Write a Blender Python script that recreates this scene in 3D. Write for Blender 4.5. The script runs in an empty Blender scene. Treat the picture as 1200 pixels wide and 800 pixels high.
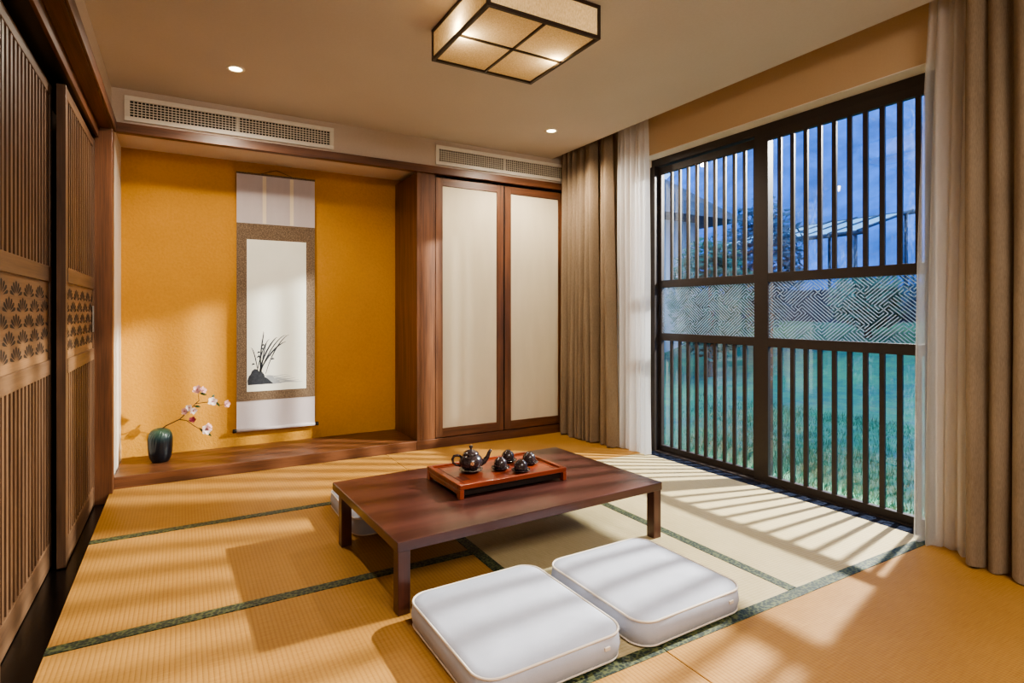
import bpy, bmesh, math, random
from mathutils import Vector, Matrix, Euler
random.seed(7)
PI = math.pi
scene = bpy.context.scene
COL = scene.collection

# ------------------------------------------------------------------ helpers
def lin(c):
    return tuple(((v / 255) / 12.92 if v / 255 <= .04045 else ((v / 255 + .055) / 1.055) ** 2.4) for v in c)

class MB:
    """collects faces of one mesh"""
    def __init__(s): s.v = []; s.f = []; s.m = []; s.sm = []
    def add(s, vs, fs, mi=0, smooth=False):
        b = len(s.v); s.v += [tuple(p) for p in vs]
        for f in fs:
            s.f.append(tuple(b + i for i in f)); s.m.append(mi); s.sm.append(smooth)
        return s
    def box(s, x0, x1, y0, y1, z0, z1, mi=0):
        return s.add([(x0,y0,z0),(x1,y0,z0),(x1,y1,z0),(x0,y1,z0),(x0,y0,z1),(x1,y0,z1),(x1,y1,z1),(x0,y1,z1)],
            [(0,3,2,1),(4,5,6,7),(0,1,5,4),(1,2,6,5),(2,3,7,6),(3,0,4,7)], mi)
    def lathe(s, prof, n=32, c=(0,0,0), mi=0, tilt=None):
        vs = []; fs = []; k = len(prof)
        for i in range(n):
            a = 2 * PI * i / n
            for r, z in prof:
                p = Vector((r * math.cos(a), r * math.sin(a), z))
                if tilt: p = tilt @ p
                vs.append((p.x + c[0], p.y + c[1], p.z + c[2]))
        for i in range(n):
            j = (i + 1) % n
            for q in range(k - 1):
                fs.append((i*k+q, j*k+q, j*k+q+1, i*k+q+1))
        return s.add(vs, fs, mi, True)
    def tube(s, pts, rad, n=10, mi=0, closed=False, cap=True, flat=1.0):
        pts = [Vector(p) for p in pts]; N = len(pts)
        if not hasattr(rad, '__len__'): rad = [rad] * N
        vs = []; up = None
        for i, p in enumerate(pts):
            if closed: t = pts[(i+1) % N] - pts[i-1]
            else: t = pts[min(i+1, N-1)] - pts[max(i-1, 0)]
            t.normalize()
            if up is None:
                up = Vector((0,0,1)) if abs(t.z) < .9 else Vector((1,0,0))
            x = up - t * up.dot(t)
            if x.length < 1e-6: x = t.orthogonal()
            x.normalize(); up = x; y = t.cross(x)
            for k in range(n):
                a = 2*PI*k/n
                vs.append(p + x*math.cos(a)*rad[i] + y*math.sin(a)*rad[i]*flat)
        fs = []
        for i in range(N if closed else N-1):
            j = (i+1) % N
            for k in range(n):
                l = (k+1) % n
                fs.append((i*n+k, i*n+l, j*n+l, j*n+k))
        if cap and not closed:
            fs.append(tuple(range(n))[::-1]); fs.append(tuple((N-1)*n+k for k in range(n)))
        return s.add(vs, fs, mi, True)
    def sphere(s, c, r, n=12, mi=0):
        rx, ry, rz = r if hasattr(r, '__len__') else (r, r, r)
        vs = []; fs = []; m = max(4, n//2)
        for i in range(m+1):
            th = PI*i/m
            for j in range(n):
                a = 2*PI*j/n
                vs.append((c[0]+rx*math.sin(th)*math.cos(a), c[1]+ry*math.sin(th)*math.sin(a), c[2]+rz*math.cos(th)))
        for i in range(m):
            for j in range(n):
                k = (j+1) % n
                fs.append((i*n+j, (i+1)*n+j, (i+1)*n+k, i*n+k))
        return s.add(vs, fs, mi, True)
    def build(s, name, mats, parent=None, bev=0, loc=None, seg=2, weld=False):
        me = bpy.data.meshes.new(name)
        me.from_pydata(s.v, [], s.f)
        if not isinstance(mats, (list, tuple)): mats = [mats]
        for m in mats: me.materials.append(m)
        me.polygons.foreach_set('material_index', s.m)
        me.polygons.foreach_set('use_smooth', s.sm)
        bm = bmesh.new(); bm.from_mesh(me)
        if weld: bmesh.ops.remove_doubles(bm, verts=bm.verts, dist=1e-5)
        bmesh.ops.recalc_face_normals(bm, faces=bm.faces)
        bm.to_mesh(me); bm.free(); me.update()
        o = bpy.data.objects.new(name, me); COL.objects.link(o)
        if parent: o.parent = parent
        if loc: o.location = loc
        if bev:
            b = o.modifiers.new('bevel', 'BEVEL'); b.width = bev; b.segments = seg; b.limit_method = 'ANGLE'; b.angle_limit = .6
        return o

def BX(*a): return MB().box(*a)
def tag(o, label=None, cat=None, group=None, kind=None):
    if label: o['label'] = label
    if cat: o['category'] = cat
    if group: o['group'] = group
    if kind: o['kind'] = kind
    return o
def thing(name, label, cat, loc=(0,0,0), rz=0, group=None, kind=None):
    o = bpy.data.objects.new(name, None); COL.objects.link(o)
    o.location = loc; o.rotation_euler = (0, 0, rz); o.empty_display_size = .1
    return tag(o, label, cat, group, kind)
def copy_tree(o, parent=None):
    c = o.copy(); COL.objects.link(c)
    if parent: c.parent = parent
    for ch in o.children: copy_tree(ch, c)
    return c

# ------------------------------------------------------------------ materials
def new_mat(name):
    m = bpy.data.materials.new(name); m.use_nodes = True
    nt = m.node_tree
    return m, nt, nt.nodes['Principled BSDF'], nt.nodes['Material Output']
def N(nt, t, **kw):
    n = nt.nodes.new(t)
    for k, v in kw.items(): setattr(n, k, v)
    return n
def coords(nt, scale=(1,1,1), rot=(0,0,0)):
    tc = N(nt, 'ShaderNodeTexCoord'); mp = N(nt, 'ShaderNodeMapping')
    mp.inputs['Scale'].default_value = scale; mp.inputs['Rotation'].default_value = rot
    nt.links.new(tc.outputs['Object'], mp.inputs['Vector'])
    return mp.outputs[0]
def noise(nt, vec, scale=5, detail=4, rough=.55):
    n = N(nt, 'ShaderNodeTexNoise'); n.inputs['Scale'].default_value = scale
    n.inputs['Detail'].default_value = detail; n.inputs['Roughness'].default_value = rough
    nt.links.new(vec, n.inputs['Vector']); return n.outputs['Fac']
def ramp(nt, fac, stops):
    r = N(nt, 'ShaderNodeValToRGB'); e = r.color_ramp.elements
    while len(e) < len(stops): e.new(.5)
    for i, (p, c) in enumerate(stops):
        e[i].position = p; e[i].color = (*c, 1)
    nt.links.new(fac, r.inputs[0]); return r.outputs[0]
def bump(nt, bs, h, strength=.3, dist=.01):
    b = N(nt, 'ShaderNodeBump'); b.inputs['Strength'].default_value = strength; b.inputs['Distance'].default_value = dist
    nt.links.new(h, b.inputs['Height']); nt.links.new(b.outputs[0], bs.inputs['Normal']); return b
def math_n(nt, op, a, b=None):
    n = N(nt, 'ShaderNodeMath', operation=op)
    for i, x in enumerate((a, b)):
        if x is None: continue
        if isinstance(x, (int, float)): n.inputs[i].default_value = x
        else: nt.links.new(x, n.inputs[i])
    return n.outputs[0]

def plain(name, rgb, rough=.6, metal=0, var=.08, scale=30, bstr=0, spec=.5, coat=0, emit=0):
    m, nt, bs, out = new_mat(name)
    c = lin(rgb); v = coords(nt); f = noise(nt, v, scale, 3)
    col = ramp(nt, f, [(.3, tuple(x*(1-var) for x in c)), (.7, tuple(min(1, x*(1+var)) for x in c))])
    nt.links.new(col, bs.inputs['Base Color'])
    bs.inputs['Roughness'].default_value = rough; bs.inputs['Metallic'].default_value = metal
    bs.inputs['Specular IOR Level'].default_value = spec; bs.inputs['Coat Weight'].default_value = coat
    if emit:
        nt.links.new(col, bs.inputs['Emission Color']); bs.inputs['Emission Strength'].default_value = emit
    if bstr: bump(nt, bs, f, bstr, .004)
    return m
def wood(name, dark, light, axis='z', rough=.4, fine=70, coat=0, bs_=.12):
    m, nt, bs, out = new_mat(name)
    sc = {'x': (1.6, 22, 22), 'y': (22, 1.6, 22), 'z': (22, 22, 1.6)}[axis]
    sf = {'x': (3, fine*3, fine*3), 'y': (fine*3, 3, fine*3), 'z': (fine*3, fine*3, 3)}[axis]
    a = noise(nt, coords(nt, sc), 1.0, 5, .6); b = noise(nt, coords(nt, sf), 1.0, 3, .6)
    f = math_n(nt, 'ADD', math_n(nt, 'MULTIPLY', a, .65), math_n(nt, 'MULTIPLY', b, .35))
    col = ramp(nt, f, [(.33, lin(dark)), (.66, lin(light))])
    nt.links.new(col, bs.inputs['Base Color'])
    bs.inputs['Roughness'].default_value = rough; bs.inputs['Coat Weight'].default_value = coat
    bump(nt, bs, f, bs_, .003)
    return m
def tatami(name, dark, light, along):
    """rush weave; the ridges run along the axis 'along'"""
    m, nt, bs, out = new_mat(name)
    tc = N(nt, 'ShaderNodeTexCoord'); sx = N(nt, 'ShaderNodeSeparateXYZ'); nt.links.new(tc.outputs['Object'], sx.inputs[0])
    u, w = (sx.outputs[0], sx.outputs[1]) if along == 'y' else (sx.outputs[1], sx.outputs[0])
    ridge = math_n(nt, 'ABSOLUTE', math_n(nt, 'SINE', math_n(nt, 'MULTIPLY', u, PI / .0155)))
    thread = math_n(nt, 'SINE', math_n(nt, 'MULTIPLY', w, 2*PI / .006))
    h = math_n(nt, 'ADD', math_n(nt, 'POWER', ridge, .6), math_n(nt, 'MULTIPLY', thread, .12))
    sc = (260, 12, 1) if along == 'x' else (12, 260, 1)
    f = noise(nt, coords(nt, sc), 1.0, 4, .65)
    big = noise(nt, coords(nt), 1.6, 2)
    g = math_n(nt, 'ADD', math_n(nt, 'MULTIPLY', f, .45), math_n(nt, 'ADD', math_n(nt, 'MULTIPLY', big, .3), math_n(nt, 'MULTIPLY', ridge, .12)))
    col = ramp(nt, g, [(.25, lin(dark)), (.68, lin(light))])
    nt.links.new(col, bs.inputs['Base Color']); bs.inputs['Roughness'].default_value = .5
    bs.inputs['Specular IOR Level'].default_value = .25
    bump(nt, bs, h, .32, .002)
    return m
def brocade(name):
    m, nt, bs, out = new_mat(name)
    vo = N(nt, 'ShaderNodeTexVoronoi'); vo.inputs['Scale'].default_value = 85
    nt.links.new(coords(nt, (1, 1, 1), (0, 0, .6)), vo.inputs['Vector'])
    wv = noise(nt, coords(nt, (40, 120, 1)), 1.0, 2)
    f = math_n(nt, 'ADD', math_n(nt, 'MULTIPLY', vo.outputs['Distance'], .9), math_n(nt, 'MULTIPLY', wv, .45))
    col = ramp(nt, f, [(.45, lin((14, 28, 24))), (.64, lin((32, 48, 36))), (.86, lin((88, 94, 58)))])
    nt.links.new(col, bs.inputs['Base Color']); bs.inputs['Roughness'].default_value = .55
    bump(nt, bs, f, .3, .002); return m
def plaster(name, dark, light, bs_=.6, scale=55, dist=.006):
    m, nt, bs, out = new_mat(name)
    f = noise(nt, coords(nt), scale, 3, .6); g = noise(nt, coords(nt), 1.3, 2)
    col = ramp(nt, math_n(nt, 'ADD', math_n(nt, 'MULTIPLY', f, .4), math_n(nt, 'MULTIPLY', g, .6)), [(.35, lin(dark)), (.65, lin(light))])
    nt.links.new(col, bs.inputs['Base Color']); bs.inputs['Roughness'].default_value = .75
    bs.inputs['Specular IOR Level'].default_value = .3
    bump(nt, bs, f, bs_, dist); return m
def cloth(name, dark, light, weave=900, trans=0.0, clear=0.0, rough=.85, streak=True):
    m, nt, bs, out = new_mat(name)
    f = noise(nt, coords(nt, (weave, weave, weave*.12)), 1.0, 2) if streak else noise(nt, coords(nt), weave, 2)
    g = noise(nt, coords(nt, (9, 9, 2)), 1.0, 3)
    col = ramp(nt, math_n(nt, 'ADD', math_n(nt, 'MULTIPLY', f, .55), math_n(nt, 'MULTIPLY', g, .45)), [(.3, lin(dark)), (.7, lin(light))])
    nt.links.new(col, bs.inputs['Base Color']); bs.inputs['Roughness'].default_value = rough
    bs.inputs['Specular IOR Level'].default_value = .15
    bump(nt, bs, f, .15, .002)
    last = bs.outputs[0]
    if trans:
        t = N(nt, 'ShaderNodeBsdfTranslucent'); nt.links.new(col, t.inputs[0])
        mx = N(nt, 'ShaderNodeMixShader'); mx.inputs[0].default_value = trans
        nt.links.new(last, mx.inputs[1]); nt.links.new(t.outputs[0], mx.inputs[2]); last = mx.outputs[0]
    if clear:
        t = N(nt, 'ShaderNodeBsdfTransparent')
        mx = N(nt, 'ShaderNodeMixShader'); mx.inputs[0].default_value = clear
        nt.links.new(last, mx.inputs[1]); nt.links.new(t.outputs[0], mx.inputs[2]); last = mx.outputs[0]
    nt.links.new(last, out.inputs['Surface'])
    return m
def emission(name, rgb, strength):
    m, nt, bs, out = new_mat(name)
    f = noise(nt, coords(nt), 40, 2); c = lin(rgb)
    col = ramp(nt, f, [(.3, c), (.7, tuple(min(1, x*1.05) for x in c))])
    nt.links.new(col, bs.inputs['Base Color']); nt.links.new(col, bs.inputs['Emission Color'])
    bs.inputs['Emission Strength'].default_value = strength
    return m
def wet_glass(name):
    """thin pane: clear, mirror-like at grazing angles, faintly streaked with wet haze"""
    m, nt, bs, out = new_mat(name); nt.nodes.remove(bs)
    tr = N(nt, 'ShaderNodeBsdfTransparent'); tr.inputs[0].default_value = (.90, .95, 1.0, 1)
    gl = N(nt, 'ShaderNodeBsdfGlossy'); gl.inputs['Roughness'].default_value = .02
    lw = N(nt, 'ShaderNodeLayerWeight'); lw.inputs['Blend'].default_value = .5
    fr = math_n(nt, 'ADD', math_n(nt, 'MULTIPLY', math_n(nt, 'POWER', lw.outputs['Facing'], 2.2), .85), .08)
    mx = N(nt, 'ShaderNodeMixShader'); nt.links.new(fr, mx.inputs[0])
    nt.links.new(tr.outputs[0], mx.inputs[1]); nt.links.new(gl.outputs[0], mx.inputs[2])
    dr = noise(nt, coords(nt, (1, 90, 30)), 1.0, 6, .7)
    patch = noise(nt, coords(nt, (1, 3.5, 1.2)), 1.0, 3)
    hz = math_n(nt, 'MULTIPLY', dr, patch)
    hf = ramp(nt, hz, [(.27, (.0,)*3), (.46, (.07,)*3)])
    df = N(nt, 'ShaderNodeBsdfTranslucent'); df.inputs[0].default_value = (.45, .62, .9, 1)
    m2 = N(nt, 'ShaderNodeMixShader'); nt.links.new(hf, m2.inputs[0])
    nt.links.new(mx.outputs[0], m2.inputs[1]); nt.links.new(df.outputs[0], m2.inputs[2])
    nt.links.new(m2.outputs[0], out.inputs['Surface']); return m

M = {}
M['walnut'] = wood('walnut', (68, 42, 28), (124, 82, 54), 'z', .38)
M['walnut_x'] = wood('walnut_x', (68, 42, 28), (120, 78, 52), 'x', .38)
M['walnut_y'] = wood('walnut_y', (68, 42, 28), (116, 74, 50), 'y', .4)
M['door_wood'] = wood('door_wood', (66, 47, 35), (114, 86, 64), 'z', .42)
M['door_wood_y'] = wood('door_wood_y', (68, 49, 36), (118, 90, 67), 'y', .42)
M['carved'] = wood('carved', (92, 66, 44), (136, 102, 70), 'y', .5)
M['door_dark'] = plain('door_dark', (28, 18, 13), .7)
M['track'] = plain('track', (30, 24, 20), .35)
M['black_floor'] = plain('black_floor', (16, 13, 12), .22, var=.3, scale=8)
M['table'] = wood('table_top_wood', (54, 30, 27), (82, 47, 41), 'x', .3, coat=.25, bs_=.06)
M['table_leg'] = wood('table_leg_wood', (58, 34, 28), (92, 55, 44), 'z', .32, coat=.2, bs_=.06)
M['tray'] = wood('tray_wood', (94, 37, 20), (142, 62, 34), 'x', .28, coat=.5, bs_=.05)
M['tray_dark'] = plain('tray_dark', (24, 12, 8), .5)
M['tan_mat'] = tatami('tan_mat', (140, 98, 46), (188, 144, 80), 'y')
M['sheen_mat'] = tatami('sheen_mat', (164, 146, 106), (204, 190, 152), 'x')  # paler straw base colour paints in the sheen of this weave direction
M['brocade'] = brocade('brocade')
M['yellow'] = plaster('yellow_plaster', (184, 132, 48), (202, 148, 60))
M['ceiling'] = plaster('ceiling_paint', (196, 186, 176), (204, 194, 184), .06, 90)
M['beige'] = plaster('beige_paint', (200, 184, 168), (208, 192, 176), .06, 90)
M['tan_wall'] = plaster('tan_paint', (186, 160, 126), (192, 166, 132), .06, 90)
M['white_paint'] = plain('white_paint', (226, 220, 208), .5, var=.03)
M['vent_white'] = plain('vent_white', (232, 226, 212), .4, var=.03)
M['vent_dark'] = plain('vent_dark', (30, 27, 24), .7)
M['cream_panel'] = cloth('cream_panel', (206, 196, 172), (222, 212, 188), 500, rough=.7, streak=False)
M['frame'] = plain('window_metal', (46, 38, 35), .5, var=.06, metal=.1)
M['glass'] = wet_glass('wet_glass')
M['film'] = plain('fret_film', (168, 200, 232), .5, var=.03)
M['tile'] = plain('sill_tile', (34, 40, 56), .12, var=.5, scale=25)
M['drape'] = cloth('drape_linen', (118, 102, 84), (150, 132, 110), 420, trans=.08)
M['sheer'] = cloth('sheer_voile', (240, 242, 246), (253, 253, 255), 600, trans=.62, clear=.14)
M['sheer_thin'] = cloth('sheer_voile_thin', (222, 222, 222), (240, 240, 240), 600, trans=.5, clear=.46)
M['cushion'] = cloth('cushion_cotton', (168, 172, 186), (184, 188, 202), 500, streak=False)
M['piping'] = cloth('cushion_piping', (206, 196, 184), (224, 214, 202), 700, streak=False)
M['lamp_frame'] = plain('lamp_frame', (46, 30, 20), .4)
M['vase'] = None
M['scroll_pale'] = cloth('scroll_silk', (178, 170, 172), (196, 188, 190), 300, streak=False)
M['scroll_brown'] = None
M['paper'] = plain('scroll_paper', (222, 224, 214), .8, var=.03, scale=6)
M['ink'] = plain('ink', (48, 52, 60), .9, var=.3, scale=60)
M['ink_soft'] = plain('ink_soft', (150, 156, 160), .9, var=.1, scale=20)
M['ribbon'] = cloth('scroll_ribbon', (214, 202, 178), (228, 216, 194), 300, streak=False)
M['black'] = plain('black_lacquer', (24, 18, 16), .3)
M['clay'] = plain('glazed_clay', (52, 42, 44), .2, var=.5, scale=90, coat=.5)
M['twig'] = plain('twig', (72, 48, 34), .8, var=.2, bstr=.4)
M['petal'] = plain('petal', (232, 190, 188), .6, var=.12, scale=60)
M['petal_white'] = plain('petal_white', (240, 226, 222), .6, var=.05, scale=60)
M['petal_deep'] = plain('petal_deep', (150, 60, 76), .6, var=.2, scale=60)
M['leaf'] = plain('blossom_leaf', (48, 80, 54), .5, var=.25)
M['steel'] = plain('brushed_steel', (170, 168, 164), .35, metal=.7)
M['gold'] = plain('flower_glaze', (206, 150, 104), .4)
M['lens'] = emission('downlight_lens', (255, 226, 180), 14)

# vase glaze: dark, ribbed, green near the neck
m, nt, bs, out = new_mat('vase_glaze')
tc = N(nt, 'ShaderNodeTexCoord'); sx = N(nt, 'ShaderNodeSeparateXYZ'); nt.links.new(tc.outputs['Object'], sx.inputs[0])
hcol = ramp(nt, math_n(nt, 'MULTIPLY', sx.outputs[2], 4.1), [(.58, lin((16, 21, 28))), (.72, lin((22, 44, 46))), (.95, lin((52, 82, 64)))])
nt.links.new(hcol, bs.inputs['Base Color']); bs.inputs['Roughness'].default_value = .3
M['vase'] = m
# brown brocade of the scroll
m, nt, bs, out = new_mat('scroll_brocade')
vo = N(nt, 'ShaderNodeTexVoronoi'); vo.inputs['Scale'].default_value = 120; nt.links.new(coords(nt), vo.inputs['Vector'])
nt.links.new(ramp(nt, vo.outputs['Distance'], [(.15, lin((128, 108, 84))), (.6, lin((92, 74, 56)))]), bs.inputs['Base Color'])
bs.inputs['Roughness'].default_value = .7; M['scroll_brown'] = m
# lamp fabric: woven, lets the bulbs inside shine through
m, nt, bs, out = new_mat('lamp_fabric')
f = noise(nt, coords(nt, (160, 160, 60)), 1.0, 3, .7)
col = ramp(nt, f, [(.3, lin((200, 176, 132))), (.7, lin((236, 216, 176)))])
nt.links.new(col, bs.inputs['Base Color']); bs.inputs['Roughness'].default_value = .9
t = N(nt, 'ShaderNodeBsdfTranslucent'); nt.links.new(col, t.inputs[0])
mx = N(nt, 'ShaderNodeMixShader'); mx.inputs[0].default_value = .55
nt.links.new(bs.outputs[0], mx.inputs[1]); nt.links.new(t.outputs[0], mx.inputs[2]); nt.links.new(mx.outputs[0], out.inputs['Surface'])
M['lamp_fabric'] = m

# ------------------------------------------------------------------ camera
H = 1.15; F = 664.3; YAW = 0.5263
cam_d = bpy.data.cameras.new('camera'); cam = bpy.data.objects.new('camera', cam_d); COL.objects.link(cam)
cam_d.sensor_width = 36; cam_d.lens = 36 * F / 1200
cam_d.shift_y = (365.9 - 400) / 1200; cam_d.clip_start = .02; cam_d.clip_end = 300
cam.location = (0, 0, H); cam.rotation_euler = (PI/2, 0, -YAW)
scene.camera = cam

# ------------------------------------------------------------------ the room
XL, XR, YF, YA, ZC, YR = -.40, 3.30, 4.485, 5.05, 2.614, -1.6
def struct(name, mb, m, label, cat, bev=0):
    return tag(mb.build(name, m, bev=bev), label, cat, kind='structure')

struct('floor', BX(-.75, 3.50, YR, 5.2, -.16, -.06), M['black_floor'], 'black glossy recessed floor along the sliding doors', 'floor')
struct('ceiling', BX(-.75, 3.05, YR, YF, ZC, ZC+.3), M['ceiling'], 'smooth beige painted ceiling over the room', 'ceiling')
struct('ceiling.001', MB().box(-.5, XR, YF+.03, YA, 2.365, 2.45), M['beige'], 'low pale ceiling inside the alcove', 'ceiling')
struct('wall_back', BX(-.50, XR, YA, YA+.12, -.06, 2.9), M['yellow'], 'yellow ochre textured plaster wall of the alcove', 'wall')
struct('wall_upper', BX(-.50, XR, YF, YF+.03, 2.385, 2.9), M['beige'], 'beige bulkhead wall above the alcove and the cupboards', 'wall')
b = MB(); b.box(-.75, XL, YR, 4.485, 2.395, 2.9); b.box(-.75, XL, YR, 1.20, -.06, 2.395)
b.box(-.75, -.62, 1.20, 4.485, -.06, 2.395)
struct('wall_left', b, M['beige'], 'beige wall above and behind the sliding wooden doors', 'wall')
struct('wall_alcove', BX(-.50, -.392, YF+.002, YA, -.06, 2.37), M['white_paint'], 'narrow white side wall of the alcove beside the door jamb', 'wall')
b = MB(); b.box(XR, XR+.2, YR, 5.17, 2.43, 2.9); b.box(XR, XR+.2, 3.53, 5.17, -.06, 2.43); b.box(XR, XR+.2, YR, 1.40, -.06, 2.43)
b.box(3.05, XR, YR, YF, 2.80, 2.9)
struct('wall_right', b, M['tan_wall'], 'tan wall around and above the barred window', 'wall')
b = MB(); b.box(XR-.004, 3.47, 1.401, 3.529, 2.424, 2.4295); b.box(XR+.001, 3.40, 3.524, 3.5295, 0, 2.424); b.box(XR+.001, 3.40, 1.4005, 1.406, 0, 2.424)
struct('trim_4', b, M['white_paint'], 'white reveal lining around the window opening', 'window reveal')
struct('wall_rear', BX(-.75, 3.5, YR-.12, YR, -.06, 2.9), M['beige'], 'plain beige wall at the end of the room behind the viewer', 'wall')
struct('trim_1', BX(-.375, XR, YF-.025, YF+.03, 2.322, 2.385), M['walnut_x'], 'long brown wooden beam under the vents', 'beam', .003)
# casing of the sliding doors: jamb, head with its two dark tracks
b = MB(); b.box(-.62, -.385, 4.385, 4.484, -.06, 2.32); b.box(-.62, -.385, 1.20, 1.30, -.06, 2.32)
struct('trim_2', b, M['walnut'], 'dark brown wooden jamb at the end of the sliding doors', 'door jamb', .003)
b = MB(); b.box(-.455, -.385, 1.20, 4.384, 2.315, 2.395); b.box(-.385, -.372, 1.20, 4.484, 2.32, 2.395); b.box(-.62, -.455, 1.20, 4.384, 2.345, 2.395, 1)
b.box(-.62, -.472, 1.30, 4.384, 2.262, 2.345, 1); b.box(-.47, -.455, 1.20, 4.384, 2.248, 2.345, 0); b.box(-.62, -.386, 4.384, 4.484, 2.3205, 2.394, 0)
struct('trim_3', b, [M['walnut_y'], M['track']], 'brown wooden head casing with dark sliding tracks', 'door casing', .002)
b = MB()
ys = 1.402; i = 0
while ys < 3.525:
    y2 = min(ys + .066, 3.528)
    for k in range(2):
        b.box(3.282 + k*.058, 3.338 + k*.058, ys, y2 - .003, -.06, -.001 - .002*((i + k) % 2))
    ys += .066; i += 1
struct('trim_5', b, M['tile'], 'dark glazed mosaic tiles along the window sill', 'sill')

# ------------------------------------------------------------------ tatami mats
def mat_thing(x0, x1, y0, y1, m, label, bands=()):
    cx, cy = (x0+x1)/2, (y0+y1)/2
    t = thing('tatami_mat', label, 'tatami mat', (cx, cy, -.06), group='tatami mats on the floor')
    g = .0015; W = .052
    a0, a1, b0, b1 = x0+g-cx, x1-g-cx, y0+g-cy, y1-g-cy
    BX(a0, a1, b0, b1, 0, .06).build('woven_mat', m, t, .002)
    for s in bands:
        r = {'n': (a0, a1, b0-.0008, b0+W), 'f': (a0, a1, b1-W, b1+.0008), 'l': (a0-.0008, a0+W, b0, b1), 'r': (a1-W, a1+.0008, b0, b1)}[s]
        BX(*r, .03, .0618).build('border_band', M['brocade'], t, .0006, seg=1)
    return t
tm, pm = M['tan_mat'], M['sheen_mat']
mat_thing(-.405, 1.424, 3.48, YF-.003, tm, 'tan woven tatami mat along the wooden alcove step', 'n')
mat_thing(1.424, 3.285, 3.48, YF-.003, tm, 'tan woven tatami mat in front of the cupboards and long drape', '')
mat_thing(-.405, 1.196, 2.425, 3.48, tm, 'tan woven tatami mat under the vase-side end of the table with white cushion on it', 'n')
mat_thing(-.405, 1.196, 1.452, 2.425, tm, 'tan woven tatami mat carrying the table shadow, nearest the big sliding door', '')
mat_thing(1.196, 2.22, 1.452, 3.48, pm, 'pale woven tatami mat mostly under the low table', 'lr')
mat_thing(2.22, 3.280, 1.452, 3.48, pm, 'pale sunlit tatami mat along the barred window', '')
mat_thing(-.405, 1.42, .42, 1.452, tm, 'tan woven tatami mat at the front, to the left of the short seam', 'f')
mat_thing(1.42, 3.285, .42, 1.452, tm, 'tan woven tatami mat at the front, under the open right-hand curtains', 'f')

# ------------------------------------------------------------------ alcove step and cupboards
t = thing('alcove_platform', 'low brown wooden platform step running under the alcove wall', 'platform', (0, 0, 0))
BX(-.388, 1.689, YF, YA-.001, -.055, .077).build('board', M['walnut_x'], t, .004)
t = thing('wardrobe', 'tall built-in wooden wardrobe with two cream panelled doors', 'wardrobe', (2.45, YF, 0))
def wx(x0, x1, y0, y1, z0, z1): return BX(x0-2.45, x1-2.45, y0-YF, y1-YF, z0, z1)
wx(1.69, XR-.002, YF, YF+.55, -.055, .077).build('plinth', M['walnut_x'], t, .003)
wx(1.69, 1.722, YF, YA-.002, .0775, 2.321).build('side_panel', M['walnut'], t, .002)
wx(1.723, 1.853, YF+.003, YF+.035, .0775, 2.321).build('face_frame', M['walnut'], t, .002)
wx(1.853, XR-.002, YF+.045, YF+.06, .0775, 2.321).build('back_board', M['door_dark'], t)
def cup_door(x0, x1):
    z0, z1 = .084, 2.298; w = .066
    d = wx(x0, x1, YF+.028, YF+.040, z0, z1).build('door', M['walnut'], t)
    for a in ((x0, x0+w), (x1-w, x1)): wx(a[0], a[1], YF+.002, YF+.028, z0, z1).build('stile', M['walnut'], d, .002)
    for c in ((z0, z0+.075), (z1-w, z1)): wx(x0+w, x1-w, YF+.002, YF+.028, c[0], c[1]).build('rail', M['walnut_x'], d, .002)
    wx(x0+w+.0005, x1-w-.0005, YF+.012, YF+.0275, z0+.0755, z1-w-.0005).build('panel', M['cream_panel'], d)
cup_door(1.857, 2.517); cup_door(2.531, 3.19)
wx(2.519, 2.529, YF+.012, YF+.045, .08, 2.30).build('center_strip', M['door_dark'], t)
wx(3.192, XR-.002, YF+.003, YF+.045, .0775, 2.321).build('filler_panel', M['white_paint'], t)

# ------------------------------------------------------------------ sliding lattice doors on the left
def fan_panel(w, h):
    """carved panel w (along y) by h with dark fan cut-outs, face towards +x"""
    b = BX(-.008, .008, 0, w, 0, h)
    PW, PH = .205, .062
    row = 0; z = -.03
    while z < h:
        y = -PW + (row % 2) * PW/2
        while y < w + PW:
            for k in range(7):
                a = math.radians(-69 + 23*k); L = .066 - .003*abs(k-3)
                r0 = .014; pts = []
                for (s, q) in ((0, 0), (.25, .55), (.6, .95), (.85, .9), (1, 0), (.85, -.9), (.6, -.95), (.25, -.55)):
                    rr = r0 + (L - r0)*s; off = (.0088*q*(.35+.65*s))
                    pts.append((y + 1.72*(math.sin(a)*rr + math.cos(a)*off), z + (math.cos(a)*rr - math.sin(a)*off)*.95))
                if all(.008 < p[0] < w-.008 and .008 < p[1] < h-.008 for p in pts):
                    b.add([(.0088, p[0], p[1]) for p in pts], [tuple(range(8))], 1)
            y += PW
        z += PH; row += 1
    return b
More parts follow.
